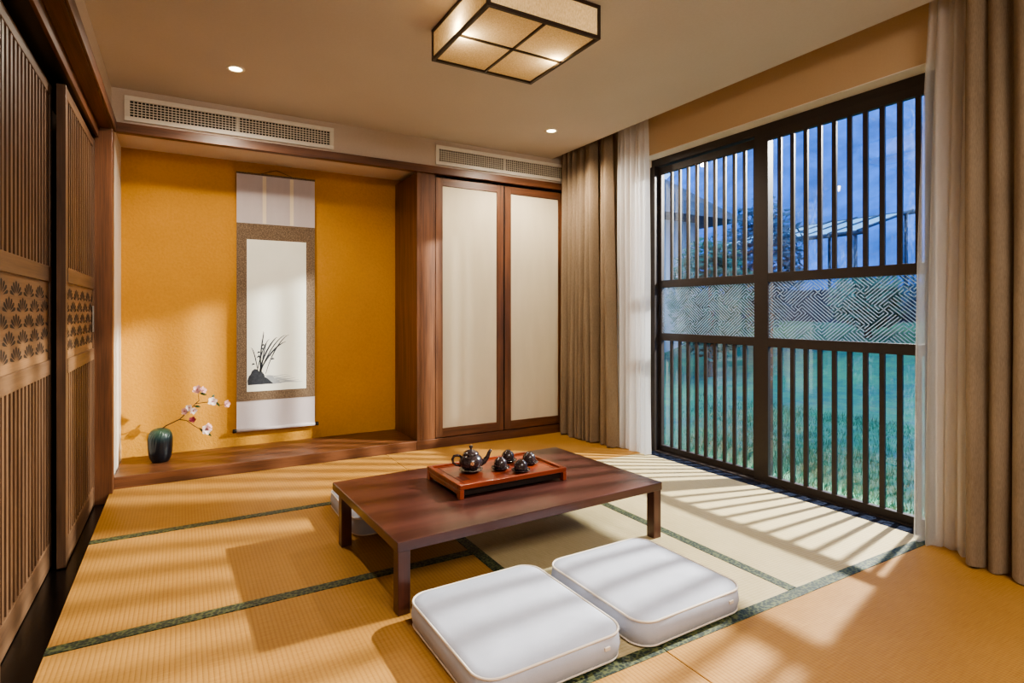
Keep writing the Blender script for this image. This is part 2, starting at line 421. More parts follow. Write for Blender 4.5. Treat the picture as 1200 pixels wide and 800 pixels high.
def lattice_door(name, xf, y0, y1, label):
    """xf = room-side face"""
    t = thing(name, label, 'sliding door', (xf, y0, -.055), kind='structure')
    w = y1-y0; o = .055; T = .036; sw = .045
    Z = dict(b0=0, b1=.068+o, l0=.858+o, l1=.928+o, u0=1.292+o, u1=1.365+o, t0=2.17+o, t1=2.225+o)
    for a in (0, w-sw): BX(-T, 0, a, a+sw, 0, Z['t1']).build('stile', M['door_wood'], t, .002)
    for p, q in (('b0', 'b1'), ('l0', 'l1'), ('u0', 'u1'), ('t0', 't1')):
        BX(-T+.002, .003 if p in ('l0', 'u0') else -.001, sw, w-sw, Z[p], Z[q]).build('rail', M['door_wood_y'], t, .003)
    for p, q in (('b1', 'l0'), ('u1', 't0')):
        b = MB(); n = round((w-2*sw)/.0575); pit = (w-2*sw)/n
        for i in range(n):
            c = sw + (i+.5)*pit; b.box(-.026, -.004, c-.0135, c+.0135, Z[p], Z[q])
        b.build('slat_panel', M['door_wood'], t)
    fan_panel(w-2*sw, Z['u0']-Z['l1']).build('carved_panel', [M['carved'], M['door_dark']], t, loc=(-.014, sw, Z['l1']))
    BX(-.034, -.028, sw, w-sw, Z['b1'], Z['t0']).build('backing', M['door_dark'], t)
    return t
d2 = lattice_door('door_1', -.477, 3.372, 4.386, 'brown lattice sliding door with carved fan band, next to the alcove')
BX(-.003, .004, .925, .957, 1.085, 1.245).build('pull_plate', M['steel'], d2, .002)
lattice_door('door_2', -.538, 2.232, 3.44, 'larger brown lattice sliding door in the rear track, cut by the picture edge')

lattice_door('door_3', -.477, 1.302, 2.262, 'brown lattice sliding door nearest the viewer, outside the picture edge')

# ------------------------------------------------------------------ window
win = thing('window_1', 'wide dark metal sliding window with vertical bars and fret-patterned glass', 'window', (3.43, 2.48, 0), kind='structure')
WX, WY = 3.43, 2.48
def wb(x0, x1, y0, y1, z0, z1): return MB().box(x0-WX, x1-WX, y0-WY, y1-WY, z0, z1)
FR = dict(jl=(3.47, 3.527), jr=(1.403, 1.46))
wb(3.408, 3.49, 1.403, 3.527, 2.364, 2.4235).build('head', M['frame'], win, .003)
wb(3.385, 3.49, 1.403, 3.527, -.055, .006).build('sill_track', M['frame'], win, .002)
wb(3.385, 3.49, 3.472, 3.527, .006, 2.36).build('jamb', M['frame'], win, .002)
wb(3.385, 3.49, 1.403, 1.45, .006, 2.36).build('jamb', M['frame'], win, .002)

def sayagata(y0, y1, z0, z1, u=.0153, wd=.0054):
    """interlocked key-fret lines on a 45 degree grid, clipped to the rectangle"""
    a, d = 2, 10
    segs = []
    def rot(p, r):
        for _ in range(r): p = (-p[1], p[0])
        return p
    for i in range(-10, 11):
        for j in range(-10, 11):
            ox, oy = i*d, j*d; s = 1 if (i+j) % 2 == 0 else -1
            # arms of the hooked cross, and the long hooks joining it to its neighbours
            segs += [((ox-a, oy), (ox+a, oy)), ((ox, oy-a), (ox, oy+a))]
            segs.append(((ox+s*a, oy), (ox+s*a, oy+d)))
            segs.append(((ox, oy+s*a), (ox-d, oy+s*a)))
            if s < 0: continue
            # staple-shaped lines nested in the four cells around an upright cross
            for r in range(4):
                loc = [((1, 1), (1, 3)), ((1, 3), (-d-1, 3)), ((-d-1, 3), (-d-1, 1)), ((1, 4), (-d-1, 4))]
                if r < 2: loc.append(((1, 5), (-d-1, 5)))
                for p, q in loc:
                    p, q = rot(p, r), rot(q, r); segs.append(((ox+p[0], oy+p[1]), (ox+q[0], oy+q[1])))
    b = MB(); c = math.sqrt(.5); cy, cz = (y0+y1)/2, (z0+z1)/2
    for (p, q) in segs:
        P0 = ((p[0]-p[1])*c*u*1.18+cy, (p[0]+p[1])*c*u+cz); P1 = ((q[0]-q[1])*c*u*1.18+cy, (q[0]+q[1])*c*u+cz)
        t0, t1 = 0, 1; ok = True; dy, dz = P1[0]-P0[0], P1[1]-P0[1]
        for pp, qq in ((-dy, P0[0]-y0), (dy, y1-P0[0]), (-dz, P0[1]-z0), (dz, z1-P0[1])):
            if abs(pp) < 1e-9:
                if qq < 0: ok = False
            else:
                r = qq/pp
                if pp < 0: t0 = max(t0, r)
                else: t1 = min(t1, r)
        if not ok or t1 <= t0: continue
        A = (P0[0]+dy*t0, P0[1]+dz*t0); B = (P0[0]+dy*t1, P0[1]+dz*t1)
        L = math.hypot(B[0]-A[0], B[1]-A[1])
        if L < 1e-4: continue
        ex, ez = (B[0]-A[0])/L, (B[1]-A[1])/L; hx, hz = -ez*wd/2, ex*wd/2
        A = (A[0]-ex*wd/2, A[1]-ez*wd/2); B = (B[0]+ex*wd/2, B[1]+ez*wd/2)
        b.add([(0, A[0]+hx, A[1]+hz), (0, B[0]+hx, B[1]+hz), (0, B[0]-hx, B[1]-hz), (0, A[0]-hx, A[1]-hz)], [(0, 1, 2, 3)])
    return b
def sash(xc, y0, y1, sl, sr, bars, bw, top):
    """sliding sash: stiles and rails, then barred grilles, panes and the etched band. y0 < y1; sl/sr stile widths"""
    T = .018
    f = MB()
    def q(a, b_, c, d): f.box(xc-T-WX, xc+T-WX, a-WY, b_-WY, c, d)
    q(y0, y0+sr, .008, top+.055); q(y1-sl, y1, .008, top+.055)
    q(y0+sr, y1-sl, .008, .052); q(y0+sr, y1-sl, top, top+.055)
    q(y0+sr, y1-sl, .918, .979); q(y0+sr, y1-sl, 1.354, 1.415)
    s = f.build('sash', M['frame'], win, .002)
    for (z0, z1) in ((.052, .918), (1.415, top)):
        g = MB()
        for y in bars: g.box(xc-.013-WX, xc+.002-WX, y-bw/2-WY, y+bw/2-WY, z0, z1)
        g.build('bar_grille', M['frame'], s)
        MB().add([(xc-.003-WX, y-WY, z) for y, z in ((y0+sr, z0), (y1-sl, z0), (y1-sl, z1), (y0+sr, z1))], [(0, 1, 2, 3)]).build('glass_pane', M['glass'], s)
    MB().add([(xc-.003-WX, y-WY, z) for y, z in ((y0+sr, .979), (y1-sl, .979), (y1-sl, 1.354), (y0+sr, 1.354))], [(0, 1, 2, 3)]).build('glass_pane', M['glass'], s)
    sayagata(y0+sr-WY, y1-sl-WY, .979, 1.354).build('fret_film', M['film'], s, loc=(xc-.0045-WX, 0, 0))
    return s
bl = [3.334, 3.25, 3.157, 3.07, 2.989, 2.9, 2.813, 2.73, 2.635, 2.558]
bl = [3.340 - i*.0868 for i in range(10)]
br = [2.345 - i*.0905 for i in range(10)]
sL = sash(3.452, 2.44, 3.475, .03, .105, bl, .026, 2.298)
sR = sash(3.412, 1.447, 2.531, .105, .05, br, .027, 2.308)
BX(-.028, -.016, -.008, .008, -.055, .055).build('pull_handle', M['black'], sL, .003, loc=(3.452-WX-.002, 3.462-WY, 1.16))

# ------------------------------------------------------------------ curtains
def curtain_mesh(y0, y1, xc, amp, folds, z0, z1, inner=0, flare=None, jit=.25, sharp=.62, seed=1):
    """sheet of rounded folds; y runs from y0 to y1; folds bulge into the room (-x)"""
    rnd = random.Random(seed); K = 14; n = folds*K; R = 22
    w = [1 + rnd.uniform(-jit, jit) for _ in range(folds)]; S = sum(w); acc = [0]
    for x in w: acc.append(acc[-1] + x/S)
    am = [1 + rnd.uniform(-.35, .2) for _ in range(folds)]
    vs = []
    for r in range(R+1):
        v = r/R; z = z1 + (z0-z1)*v
        for i in range(n+1):
            k = min(i//K, folds-1); t = (i-k*K)/K
            u = acc[k] + (acc[k+1]-acc[k])*t
            y = y0 + (y1-y0)*u
            if flare: y = flare(u, v, y)
            A = amp*am[k]*(.75+.35*v + .1*math.sin(3*v+k))
            x = xc - A*(abs(math.sin(PI*t))**sharp) + amp*.5 + .008*math.sin(4*v+2.1*k)
            y += .006*math.sin(5*v+1.7*k)
            zz = z + (.006*math.sin(u*40) if r == R else 0)
            vs.append((x, y, zz))
    fs = [(r*(n+1)+i, r*(n+1)+i+1, (r+1)*(n+1)+i+1, (r+1)*(n+1)+i) for r in range(R) for i in range(n)]
    return MB().add(vs, fs, 0, True)
def curtain(name, mb, mat, label, cat, rail):
    t = thing(name, label, cat, (3.17, (rail[0]+rail[1])/2, 0))
    o = mb.build('fabric', mat, t); o.location = (-3.17, -(rail[0]+rail[1])/2, 0)
    MB().box(-.012+rail[2]-3.17, .012+rail[2]-3.17, rail[0]-(rail[0]+rail[1])/2, rail[1]-(rail[0]+rail[1])/2, 2.775, 2.799).build('rail', M['white_paint'], t)
    return t
def flL(u, v, y):
    return y + .05*v*(1-u)*0 - .0*v
curtain('drape', curtain_mesh(4.45, 3.93, 3.13, .085, 9, .008, 2.774, seed=3), M['drape'],
    'long taupe linen drape gathered beside the cupboard doors', 'curtain', (3.93, 4.45, 3.13))
# its broad free-hanging edge fold is part of the same drape
dr = [o for o in bpy.data.objects if o.name == 'drape'][0]
e = curtain_mesh(3.93, 3.735, 3.165, .075, 2, .008, 2.774, seed=9, sharp=.8, flare=lambda u, v, y: y - .04*u*v + .055*u*(1-v)).build('edge_fold', M['drape'], dr)
e.location = (-3.17, -(3.93+4.45)/2, 0)
curtain('sheer_curtain', curtain_mesh(3.765, 3.375, 3.235, .06, 7, .006, 2.774, seed=5, sharp=.9,
    flare=lambda u, v, y: y + .05*(1-v)*u), M['sheer'],
    'white sheer curtain hanging beside the taupe drape near the cupboards', 'curtain', (3.375, 3.765, 3.235))
curtain('drape', curtain_mesh(1.215, .25, 3.10, .10, 11, .008, 2.774, seed=11), M['drape'],
    'taupe linen drape at the picture edge, covering the end of the window', 'curtain', (.25, 1.215, 3.10))
curtain('sheer_curtain', curtain_mesh(1.475, 1.16, 3.205, .06, 5, .006, 2.774, seed=8, sharp=.9,
    flare=lambda u, v, y: y - .075*(1-v)*(1-u)*(1 if v < 2 else 0) + .02*math.sin(PI*v)*(1-u)), M['sheer_thin'],
    'white sheer curtain hanging over the last window bars by the picture edge', 'curtain', (1.16, 1.475, 3.205))

# ------------------------------------------------------------------ vents
def vent(x0, x1, label):
    z0, z1 = 2.405, 2.570
    t = thing('air_vent', label, 'air vent', ((x0+x1)/2, YF-.0005, (z0+z1)/2), group='air vents above the beam')
    hw, hh = (x1-x0)/2, (z1-z0)/2; fw = .031
    f = MB(); D = -.016
    f.box(-hw, hw, D, 0, hh-fw, hh); f.box(-hw, hw, D, 0, -hh, -hh+fw); f.box(-hw, -hw+fw, D, 0, -hh+fw, hh-fw); f.box(hw-fw, hw, D, 0, -hh+fw, hh-fw)
    f.build('frame', M['vent_white'], t, .002)
    BX(-hw+fw, hw-fw, -.0015, -.0005, -hh+fw, hh-fw).build('backing', M['vent_dark'], t)
    g = MB(); n = round((hw-fw)*2/.0215)
    for i in range(1, n): 
        c = -hw+fw + i*(hw-fw)*2/n; g.box(c-.0022, c+.0022, -.012, -.002, -hh+fw, hh-fw)
    for i in range(1, 6):
        c = -hh+fw + i*(hh-fw)*2/6; g.box(-hw+fw, hw-fw, -.010, -.003, c-.0026, c+.0026)
    g.box(-.006, .006, -.014, -.002, -hh+fw, hh-fw)
    g.build('grille', M['vent_white'], t)
vent(-.33, 1.008, 'long white air vent above the hanging scroll')
vent(1.852, 3.19, 'long white air vent above the cream cupboard doors')

# ------------------------------------------------------------------ downlights and ceiling lamp
def downlight(x, y, label, power=112):
    t = thing('downlight', label, 'downlight', (x, y, ZC), group='recessed downlights')
    MB().lathe([(.036, -.001), (.036, -.004), (.047, -.006), (.052, -.002), (.052, -.0002), (.036, -.0002)], 32).build('trim_ring', M['vent_white'], t)
    MB().lathe([(.0001, -.003), (.0365, -.003)], 32).build('lens', M['lens'], t)
    l = bpy.data.lights.new('downlight_lamp', 'SPOT'); l.energy = power; l.color = (1, .87, .70); l.spot_size = math.radians(165); l.spot_blend = .6; l.shadow_soft_size = .035
    o = bpy.data.objects.new('downlight_lamp', l); COL.objects.link(o); o.location = (x, y, ZC-.03)
downlight(.275, 3.78, 'round glowing recessed downlight above the scroll side of the ceiling')
downlight(2.568, 3.79, 'round glowing recessed downlight above the cupboard doors')

LX0, LX1, LY0, LY1, LZ = 1.116, 1.724, 2.126, 2.752, 2.452
lcx, lcy = (LX0+LX1)/2, (LY0+LY1)/2; hx, hy = (LX1-LX0)/2, (LY1-LY0)/2; LH = ZC-LZ
t = thing('ceiling_lamp', 'square ceiling lamp of beige fabric in a dark wooden frame', 'ceiling lamp', (lcx, lcy, LZ))
f = MB(); w = .016
for sx in (-1, 1):
    for sy in (-1, 1):
        f.box(sx*hx-(w if sx > 0 else 0), sx*hx+(w if sx < 0 else 0), sy*hy-(w if sy > 0 else 0), sy*hy+(w if sy < 0 else 0), 0, LH-.001)
for z0, z1 in ((0, w), (LH-w-.001, LH-.001)):
    for s in (-1, 1):
        f.box(-hx+w, hx-w, s*hy-(w if s > 0 else 0), s*hy+(w if s < 0 else 0), z0, z1)
        f.box(s*hx-(w if s > 0 else 0), s*hx+(w if s < 0 else 0), -hy+w, hy-w, z0, z1)
f.build('frame', M['lamp_frame'], t)
b = MB(); b.box(-.005, .005, -hy+w, hy-w, .001, .011); b.box(-hx+w, hx-w, -.005, .005, .002, .0108)
b.build('cross_bar', M['lamp_frame'], t)
def quad(p): return MB().add(p, [(0, 1, 2, 3)])
quad([(-hx+w, -hy+w, .012), (hx-w, -hy+w, .012), (hx-w, hy-w, .012), (-hx+w, hy-w, .012)]).build('lamp_shade', M['lamp_fabric'], t)
for s in (-1, 1):
    quad([(-hx+w, s*(hy-.006), w), (hx-w, s*(hy-.006), w), (hx-w, s*(hy-.006), LH-w), (-hx+w, s*(hy-.006), LH-w)]).build('lamp_shade', M['lamp_fabric'], t)
    quad([(s*(hx-.006), -hy+w, w), (s*(hx-.006), hy-w, w), (s*(hx-.006), hy-w, LH-w), (s*(hx-.006), -hy+w, LH-w)]).build('lamp_shade', M['lamp_fabric'], t)
for dx in (-.262, .262):
    l = bpy.data.lights.new('lamp_bulb', 'POINT'); l.energy = 3.2; l.color = (1, .86, .66); l.shadow_soft_size = .025
    o = bpy.data.objects.new('lamp_bulb', l); COL.objects.link(o); o.location = (lcx+dx, lcy, LZ+.045)

# ------------------------------------------------------------------ hanging scroll
SX0, SX1 = .371, .971
t = thing('hanging_scroll', 'tall hanging scroll with a pale ink painting in a brown brocade border', 'hanging scroll', ((SX0+SX1)/2, YA-.042, .2))
sw = .30
def sq(x0, x1, z0, z1, y): return BX(x0, x1, y, y+.0025, z0, z1)
sq(-sw, sw, .0, 2.065, 0).build('silk_mount', M['scroll_pale'], t)
sq(-sw, sw, .238, 1.667, -.003).build('brocade_border', M['scroll_brown'], t)
pp = sq(-.226, .229, .312, 1.538, -.006).build('painting', M['paper'], t)
ink = MB()
def blade(pts, wd, y=-.0068, mi=0):
    n = len(pts); vs = []
    for i, p in enumerate(pts):
        q0 = Vector(pts[max(i-1, 0)]); q1 = Vector(pts[min(i+1, n-1)]); d = (q1-q0).normalized(); nn = Vector((-d.y, d.x))
        k = wd*math.sin(PI*(.12+.88*i/(n-1)))+.0006
        vs += [(p[0]+nn.x*k, y, p[1]+nn.y*k), (p[0]-nn.x*k, y, p[1]-nn.y*k)]
    ink.add(vs, [(2*i, 2*i+1, 2*i+3, 2*i+2) for i in range(n-1)], mi)
def arc(x, z, dx, dz, bend, n=14):
    return [(x+dx*s + bend*math.sin(PI*s*.5)**2*.5, z+dz*math.sin(PI*.5*s)) for s in [i/(n-1) for i in range(n)]]
rp = random.Random(4)
# mist strokes on the ground, a boulder and a tuft of grass blades
for k in range(5): blade([(-.20+.40*i/9*(1-.1*k)+.012*k, .375+.014*k+.004*math.sin(i*1.3+k)) for i in range(10)], .006-.0008*k, -.0066, 1)
st = [(-.218, .365), (-.222, .40), (-.212, .435), (-.198, .452), (-.188, .478), (-.168, .494), (-.148, .488), (-.136, .472), (-.112, .466), (-.098, .446), (-.092, .424), (-.07, .41), (-.05, .388), (-.028, .368)]
ink.add([(x, -.0069, z) for x, z in st], [tuple(range(14))], 0)
st = [(-.13, .366), (-.10, .41), (-.078, .43), (-.055, .438), (-.034, .428), (-.022, .41), (.004, .40), (.02, .384), (.035, .368)]
ink.add([(x, -.0068, z) for x, z in st], [tuple(range(9))], 1)
for k in range(9):
    blade(arc(-.13+rp.uniform(-.03, .05), .45, rp.uniform(-.07, .16), rp.uniform(.12, .36), rp.uniform(-.05, .16)), rp.uniform(.003, .006))
for k in range(7):
    x, z = rp.uniform(-.20, .05), rp.uniform(.52, .68); blade([(x, z), (x+.012, z+.008), (x+.024, z+.003)], .007, -.0071)
ink.build('ink_drawing', [M['ink'], M['ink_soft']], pp)
for x in (-.095, .115):
    sq(x-.014, x+.014, 1.672, 2.055, -.004).build('hanging_ribbon', M['ribbon'], t)
MB().tube([(-sw-.002, .004, 2.068), (sw+.002, .004, 2.068)], .009, 10).build('top_rod', M['scroll_brown'], t)
r = MB().tube([(-sw+.001, -.006, .006), (sw-.001, -.006, .006)], .014, 14).build('roller', M['scroll_pale'], t)
for s in (-1, 1):
    MB().tube([(s*sw, -.006, .006), (s*(sw+.012), -.006, .006), (s*(sw+.028), -.006, .006)], [.013, .016, .016], 14).build('roller_knob', M['black'], r)
MB().tube([(-.12, .006, 2.076), (0, .036, 2.125), (.12, .006, 2.076)], .0025, 6).build('hanging_cord', M['scroll_brown'], t)

# ------------------------------------------------------------------ vase and blossom branch
VX, VY, VZ = -.139, 4.80, .0772
prof = [(.0001, 0), (.049, 0), (.054, .004), (.068, .032), (.0755, .07), (.078, .115), (.077, .165), (.071, .20), (.057, .224), (.037, .236), (.026, .238), (.023, .235), (.022, .21), (.05, .12), (.04, .02), (.0001, .015)]
vb = MB(); n = 96; k = len(prof); vs = []
for i in range(n):
    for j, (r, z) in enumerate(prof):
        a = 2*PI*i/n + (z-.16)*4.5*(1 if z > .13 else 0)
        rr = r*(1+.022*(math.cos(24*2*PI*i/n))*(1 if .14 < z < .23 and j < 10 else 0) - .012*(1 if j < 10 and j % 2 == 0 and .02 < z < .13 else 0))
        vs.append((rr*math.cos(a), rr*math.sin(a), z))
vb.add(vs, [(i*k+q, ((i+1) % n)*k+q, ((i+1) % n)*k+q+1, i*k+q+1) for i in range(n) for q in range(k-1)], 0, True)
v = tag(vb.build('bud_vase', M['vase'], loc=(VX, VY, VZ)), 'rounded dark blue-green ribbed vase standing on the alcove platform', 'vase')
t = thing('blossom_branch', 'bare twig with pink and white blossoms standing in the dark vase', 'flowering branch', (VX, VY, VZ))
def L(x, z, y=4.72): return (x-VX-.004, y+.065-VY, z-VZ)
tw = MB()
main = [L(-.125, .17, 4.735), L(-.121, .30, 4.734), L(-.1185, .318, 4.733), L(-.092, .336, 4.728), L(-.016, .372, 4.715), L(.045, .43, 4.71), L(.085, .478, 4.71), L(.15, .484, 4.715), L(.195, .478, 4.715), L(.245, .455, 4.72), L(.286, .456, 4.725)]
tw.tube(main, [.0045, .0045, .0044, .0042, .004, .0036, .0032, .0028, .0024, .002, .0015], 8)
tw.tube([L(.085, .478, 4.71), L(.108, .50, 4.70), L(.105, .54, 4.70), L(.107, .565, 4.70)], [.003, .0026, .002, .0015], 8)
tw.tube([L(-.016, .372, 4.715), L(.03, .362, 4.70), L(.07, .325, 4.695), L(.11, .295, 4.69), L(.15, .29, 4.69)], [.003, .003, .0025, .002, .0015], 8)
tw.tube([L(.04, .36, 4.70), L(.06, .368, 4.69)], [.002, .0015], 6)
tw.build('twig', M['twig'], t)
def blossom(c, r, m, nrm, seed):
    rd = random.Random(seed); b = MB()
    q = Vector(nrm).to_track_quat('Z', 'Y').to_matrix()
    for layer, (np_, rr, lift) in enumerate(((5, 1.0, .35), (5, .72, .8))):
        for i in range(np_):
            a = 2*PI*(i+.5*layer)/np_ + rd.uniform(-.2, .2); vs = []; fs = []
            for s in range(5):
                u = s/4
                for wq in range(5):
                    ww = (wq-2)/2; half = .50*math.sin(PI*min(1, .12+u*.80))
                    p = Vector((u*r*rr, ww*half*r*rr, r*rr*(lift*u*u + .18*ww*ww*u)))
                    p = Matrix.Rotation(a, 3, 'Z') @ p; vs.append(Vector(c) + q @ p)
            fs = [(s*5+wq, s*5+wq+1, s*5+wq+6, s*5+wq+5) for s in range(4) for wq in range(4)]
            b.add(vs, fs, 0, True)
    for i in range(7):
        a = rd.uniform(0, 6.28); p = Vector((math.cos(a)*r*.25, math.sin(a)*r*.25, r*.45))
        b.tube([Vector(c), Vector(c) + q @ p], .0012, 5, 1)
    o = b.build('blossom', [m, M['petal_deep']], t); return o
for i, (x, z, y, r, m, nr) in enumerate([(.100, .578, 4.70, .034, 'petal', (-.3, -1, .7)), (.130, .575, 4.69, .028, 'petal', (.6, -.8, .5)), (.195, .485, 4.70, .034, 'petal_white', (.1, -1, .4)),
        (.286, .462, 4.71, .030, 'petal', (.7, -.8, .1)), (.047, .452, 4.69, .026, 'petal_white', (-.5, -1, .4)), (.022, .432, 4.69, .028, 'petal', (-.8, -.8, .1)), (.070, .432, 4.70, .026, 'petal_white', (.4, -1, -.2)),
        (.064, .366, 4.68, .024, 'petal_deep', (.1, -1, .5)), (.152, .288, 4.68, .038, 'petal_white', (.4, -1, .1)), (.165, .30, 4.69, .030, 'petal', (.8, -.5, .5))]):
    blossom(L(x, z, y), r, M[m], nr, i)
def leaf(x, z, y, dx, dz, wd):
    b = MB(); vs = []; n = 7
    for i in range(n):
        s = i/(n-1); h = wd*math.sin(PI*(.05+.93*s))
        c = Vector(L(x+dx*s, z+dz*s - .012*s*s, y-.01*math.sin(PI*s)))
        vs += [c+Vector((-dz, -.3*abs(dx), dx)).normalized()*h, c-Vector((-dz, -.3*abs(dx), dx)).normalized()*h]
    b.add(vs, [(2*i, 2*i+1, 2*i+3, 2*i+2) for i in range(n-1)], 0, True); b.build('leaf', M['leaf'], t)
for q in ((.075, .462, 4.70, .045, .004, .010), (.11, .556, 4.69, .05, -.006, .009), (.19, .51, 4.71, .02, .04, .008), (.215, .485, 4.71, .03, -.03, .008), (.11, .30, 4.70, .03, -.03, .007), (.155, .265, 4.68, .035, -.02, .008)):
    leaf(*q)

# ------------------------------------------------------------------ low table
TZ = .282
t = thing('tea_table', 'low dark reddish-brown wooden table on the tatami mats', 'table', (1.392, 2.545, 0), math.radians(2.4))
hx, hy, th = .712, .452, .04
BX(-hx, hx, -hy, hy, TZ-th, TZ).build('tabletop', M['table'], t, .003)
lw = .05
for x0, y0 in ((-hx+.004, -hy+.004), (hx-lw-.004, -hy+.004), (-hx+.004, hy-lw-.10), (hx-lw-.004, hy-lw-.10)):
    BX(x0, x0+lw, y0, y0+lw, 0.0006, TZ-th).build('leg', M['table_leg'], t, .002)

# ------------------------------------------------------------------ tray
t = thing('tea_tray', 'raised orange-brown wooden tea tray on the low table', 'tray', (1.41, 2.588, TZ), math.radians(.8))
hx, hy = .305, .198
R0, R1 = .044, .067
f = MB(); w = .020
f.box(-hx, hx, -hy, -hy+w, R0, R1); f.box(-hx, hx, hy-w, hy, R0, R1); f.box(-hx, -hx+w, -hy+w, hy-w, R0, R1); f.box(hx-w, hx, -hy+w, hy-w, R0, R1)
f.build('rim', M['tray'], t, .003)
BX(-hx+w, hx-w, -hy+w, hy-w, R0, R1-.010).build('tray_floor', M['tray'], t)
b = MB(); g = .012; c = .0035; zt = R1-.010
for (a0, a1, b0, b1) in ((-hx+w+.025, hx-w-.025, -hy+w+.014, -hy+w+.014+c), (-hx+w+.025, hx-w-.025, hy-w-.014-c, hy-w-.014), (-hx+w+.025, -hx+w+.025+c, -hy+w+.014, hy-w-.014), (hx-w-.025-c, hx-w-.025, -hy+w+.014, hy-w-.014)):
    b.box(a0, a1, b0, b1, zt-.001, zt+.0006)
for k in range(5):
    b.box(-hx+w+.040, -hx+w+.085, -.10+.016*k, -.10+.016*k+.006, zt-.001, zt+.0005)
b.build('drain_groove', M['tray_dark'], t)
for s in (-1, 1):
    b = MB(); x0, x1 = sorted((s*hx, s*(hx-.022)))
    b.box(x0, x1, -hy, -hy+.035, .0006, R0); b.box(x0, x1, hy-.035, hy, .0006, R0); b.box(x0+.002*(s < 0), x1-.002*(s > 0), -hy+.035, hy-.035, .018, R0-.006); b.box(x0, x1, -hy+.03, hy-.03, R0-.004, R0)
    b.build('foot', M['tray'], t, .002)
BX(-hx+.023, hx-.023, -hy+.022, hy-.022, .010, R0-.0005).build('dark_recess_box', M['tray_dark'], t)  # added dark box, its colour stands in for the shaded recess
TT = TZ + zt + .0008

# ------------------------------------------------------------------ tea things
saucer_prof = [(.0001, 0), (.024, 0), (.026, .003), (.040, .009), (.0435, .013), (.0425, .0145), (.038, .011), (.026, .0065), (.0001, .006)]
def saucer(x, y, label, sc=1.13):
    o = MB().lathe([(r*sc, z) for r, z in saucer_prof], 36).build('saucer', M['clay'], loc=(x, y, TT))
    return tag(o, label, 'saucer', 'dark saucers on the tea tray')
cup_prof = [(.031, 0), (.0335, .002), (.0345, .014), (.0335, .028), (.029, .040), (.021, .048), (.0145, .0505), (.014, .0535), (.012, .0535), (.0115, .051), (.0001, .0505)]
cups = [(1.419, 2.562, 'the near cup beside the teapot'), (1.527, 2.672, 'the far cup standing behind'), (1.487, 2.470, 'the cup closest to the front rim'), (1.603, 2.578, 'the cup farthest from the teapot')]
labs = [('dark glazed cup upturned on its saucer, the one closest to the teapot', 'dark saucer under the cup closest to the teapot'),
        ('dark glazed upturned cup at the back of the tray, behind the cup by the teapot', 'dark saucer under the back cup behind the cup by the teapot'),
        ('dark glazed upturned cup standing closest to the front rim of the tray', 'dark saucer under the cup closest to the front rim'),
        ('dark glazed upturned cup farthest from the teapot, toward the tray end', 'dark saucer under the cup farthest from the teapot')]
for i, (x, y, _) in enumerate(cups):
    saucer(x, y, labs[i][1])
    o = MB().lathe(cup_prof, 36).build('teacup', M['clay'], loc=(x, y, TT+.0085))
    tag(o, labs[i][0], 'cup', 'upturned tea cups on the tray')
PX, PY = 1.272, 2.607
saucer(PX, PY, 'wide dark saucer under the teapot', 1.42)
t = thing('teapot', 'small round dark glazed teapot with a lid and curved spout on the tray', 'teapot', (PX, PY, TT+.0098), -YAW + .12)
MB().lathe([(.0001, 0), (.034, 0), (.037, .003), (.052, .018), (.060, .035), (.0605, .047), (.054, .062), (.042, .074), (.034, .079), (.0001, .079)], 40).build('body', M['clay'], t)
ld = MB().lathe([(.0395, .0765), (.041, .079), (.038, .086), (.028, .094), (.014, .0995), (.0001, .101)], 40).build('lid', M['clay'], t)
MB().lathe([(.006, .1), (.005, .106), (.009, .112), (.010, .117), (.007, .122), (.0001, .1235)], 24).build('lid_knob', M['clay'], ld)
MB().tube([(.046, 0, .030), (.068, 0, .040), (.084, 0, .060), (.094, 0, .085), (.103, 0, .098)], [.018, .0145, .011, .0088, .0075], 16).build('spout', M['clay'], t)
MB().tube([(-.05, 0, .066), (-.068, 0, .074), (-.086, 0, .070), (-.094, 0, .054), (-.090, 0, .036), (-.075, 0, .024), (-.052, 0, .020)], [.006, .0065, .0065, .0065, .0062, .006, .006], 12).build('handle', M['clay'], t)
b = MB()
for k in range(5):
    a = 2*PI*k/5; b.sphere((.006*math.cos(a), -.0606 + .0008, .043+.006*math.sin(a)), (.0042, .0012, .0042), 10)
b.build('flower_motif', M['gold'], t, loc=(.004, 0, 0))

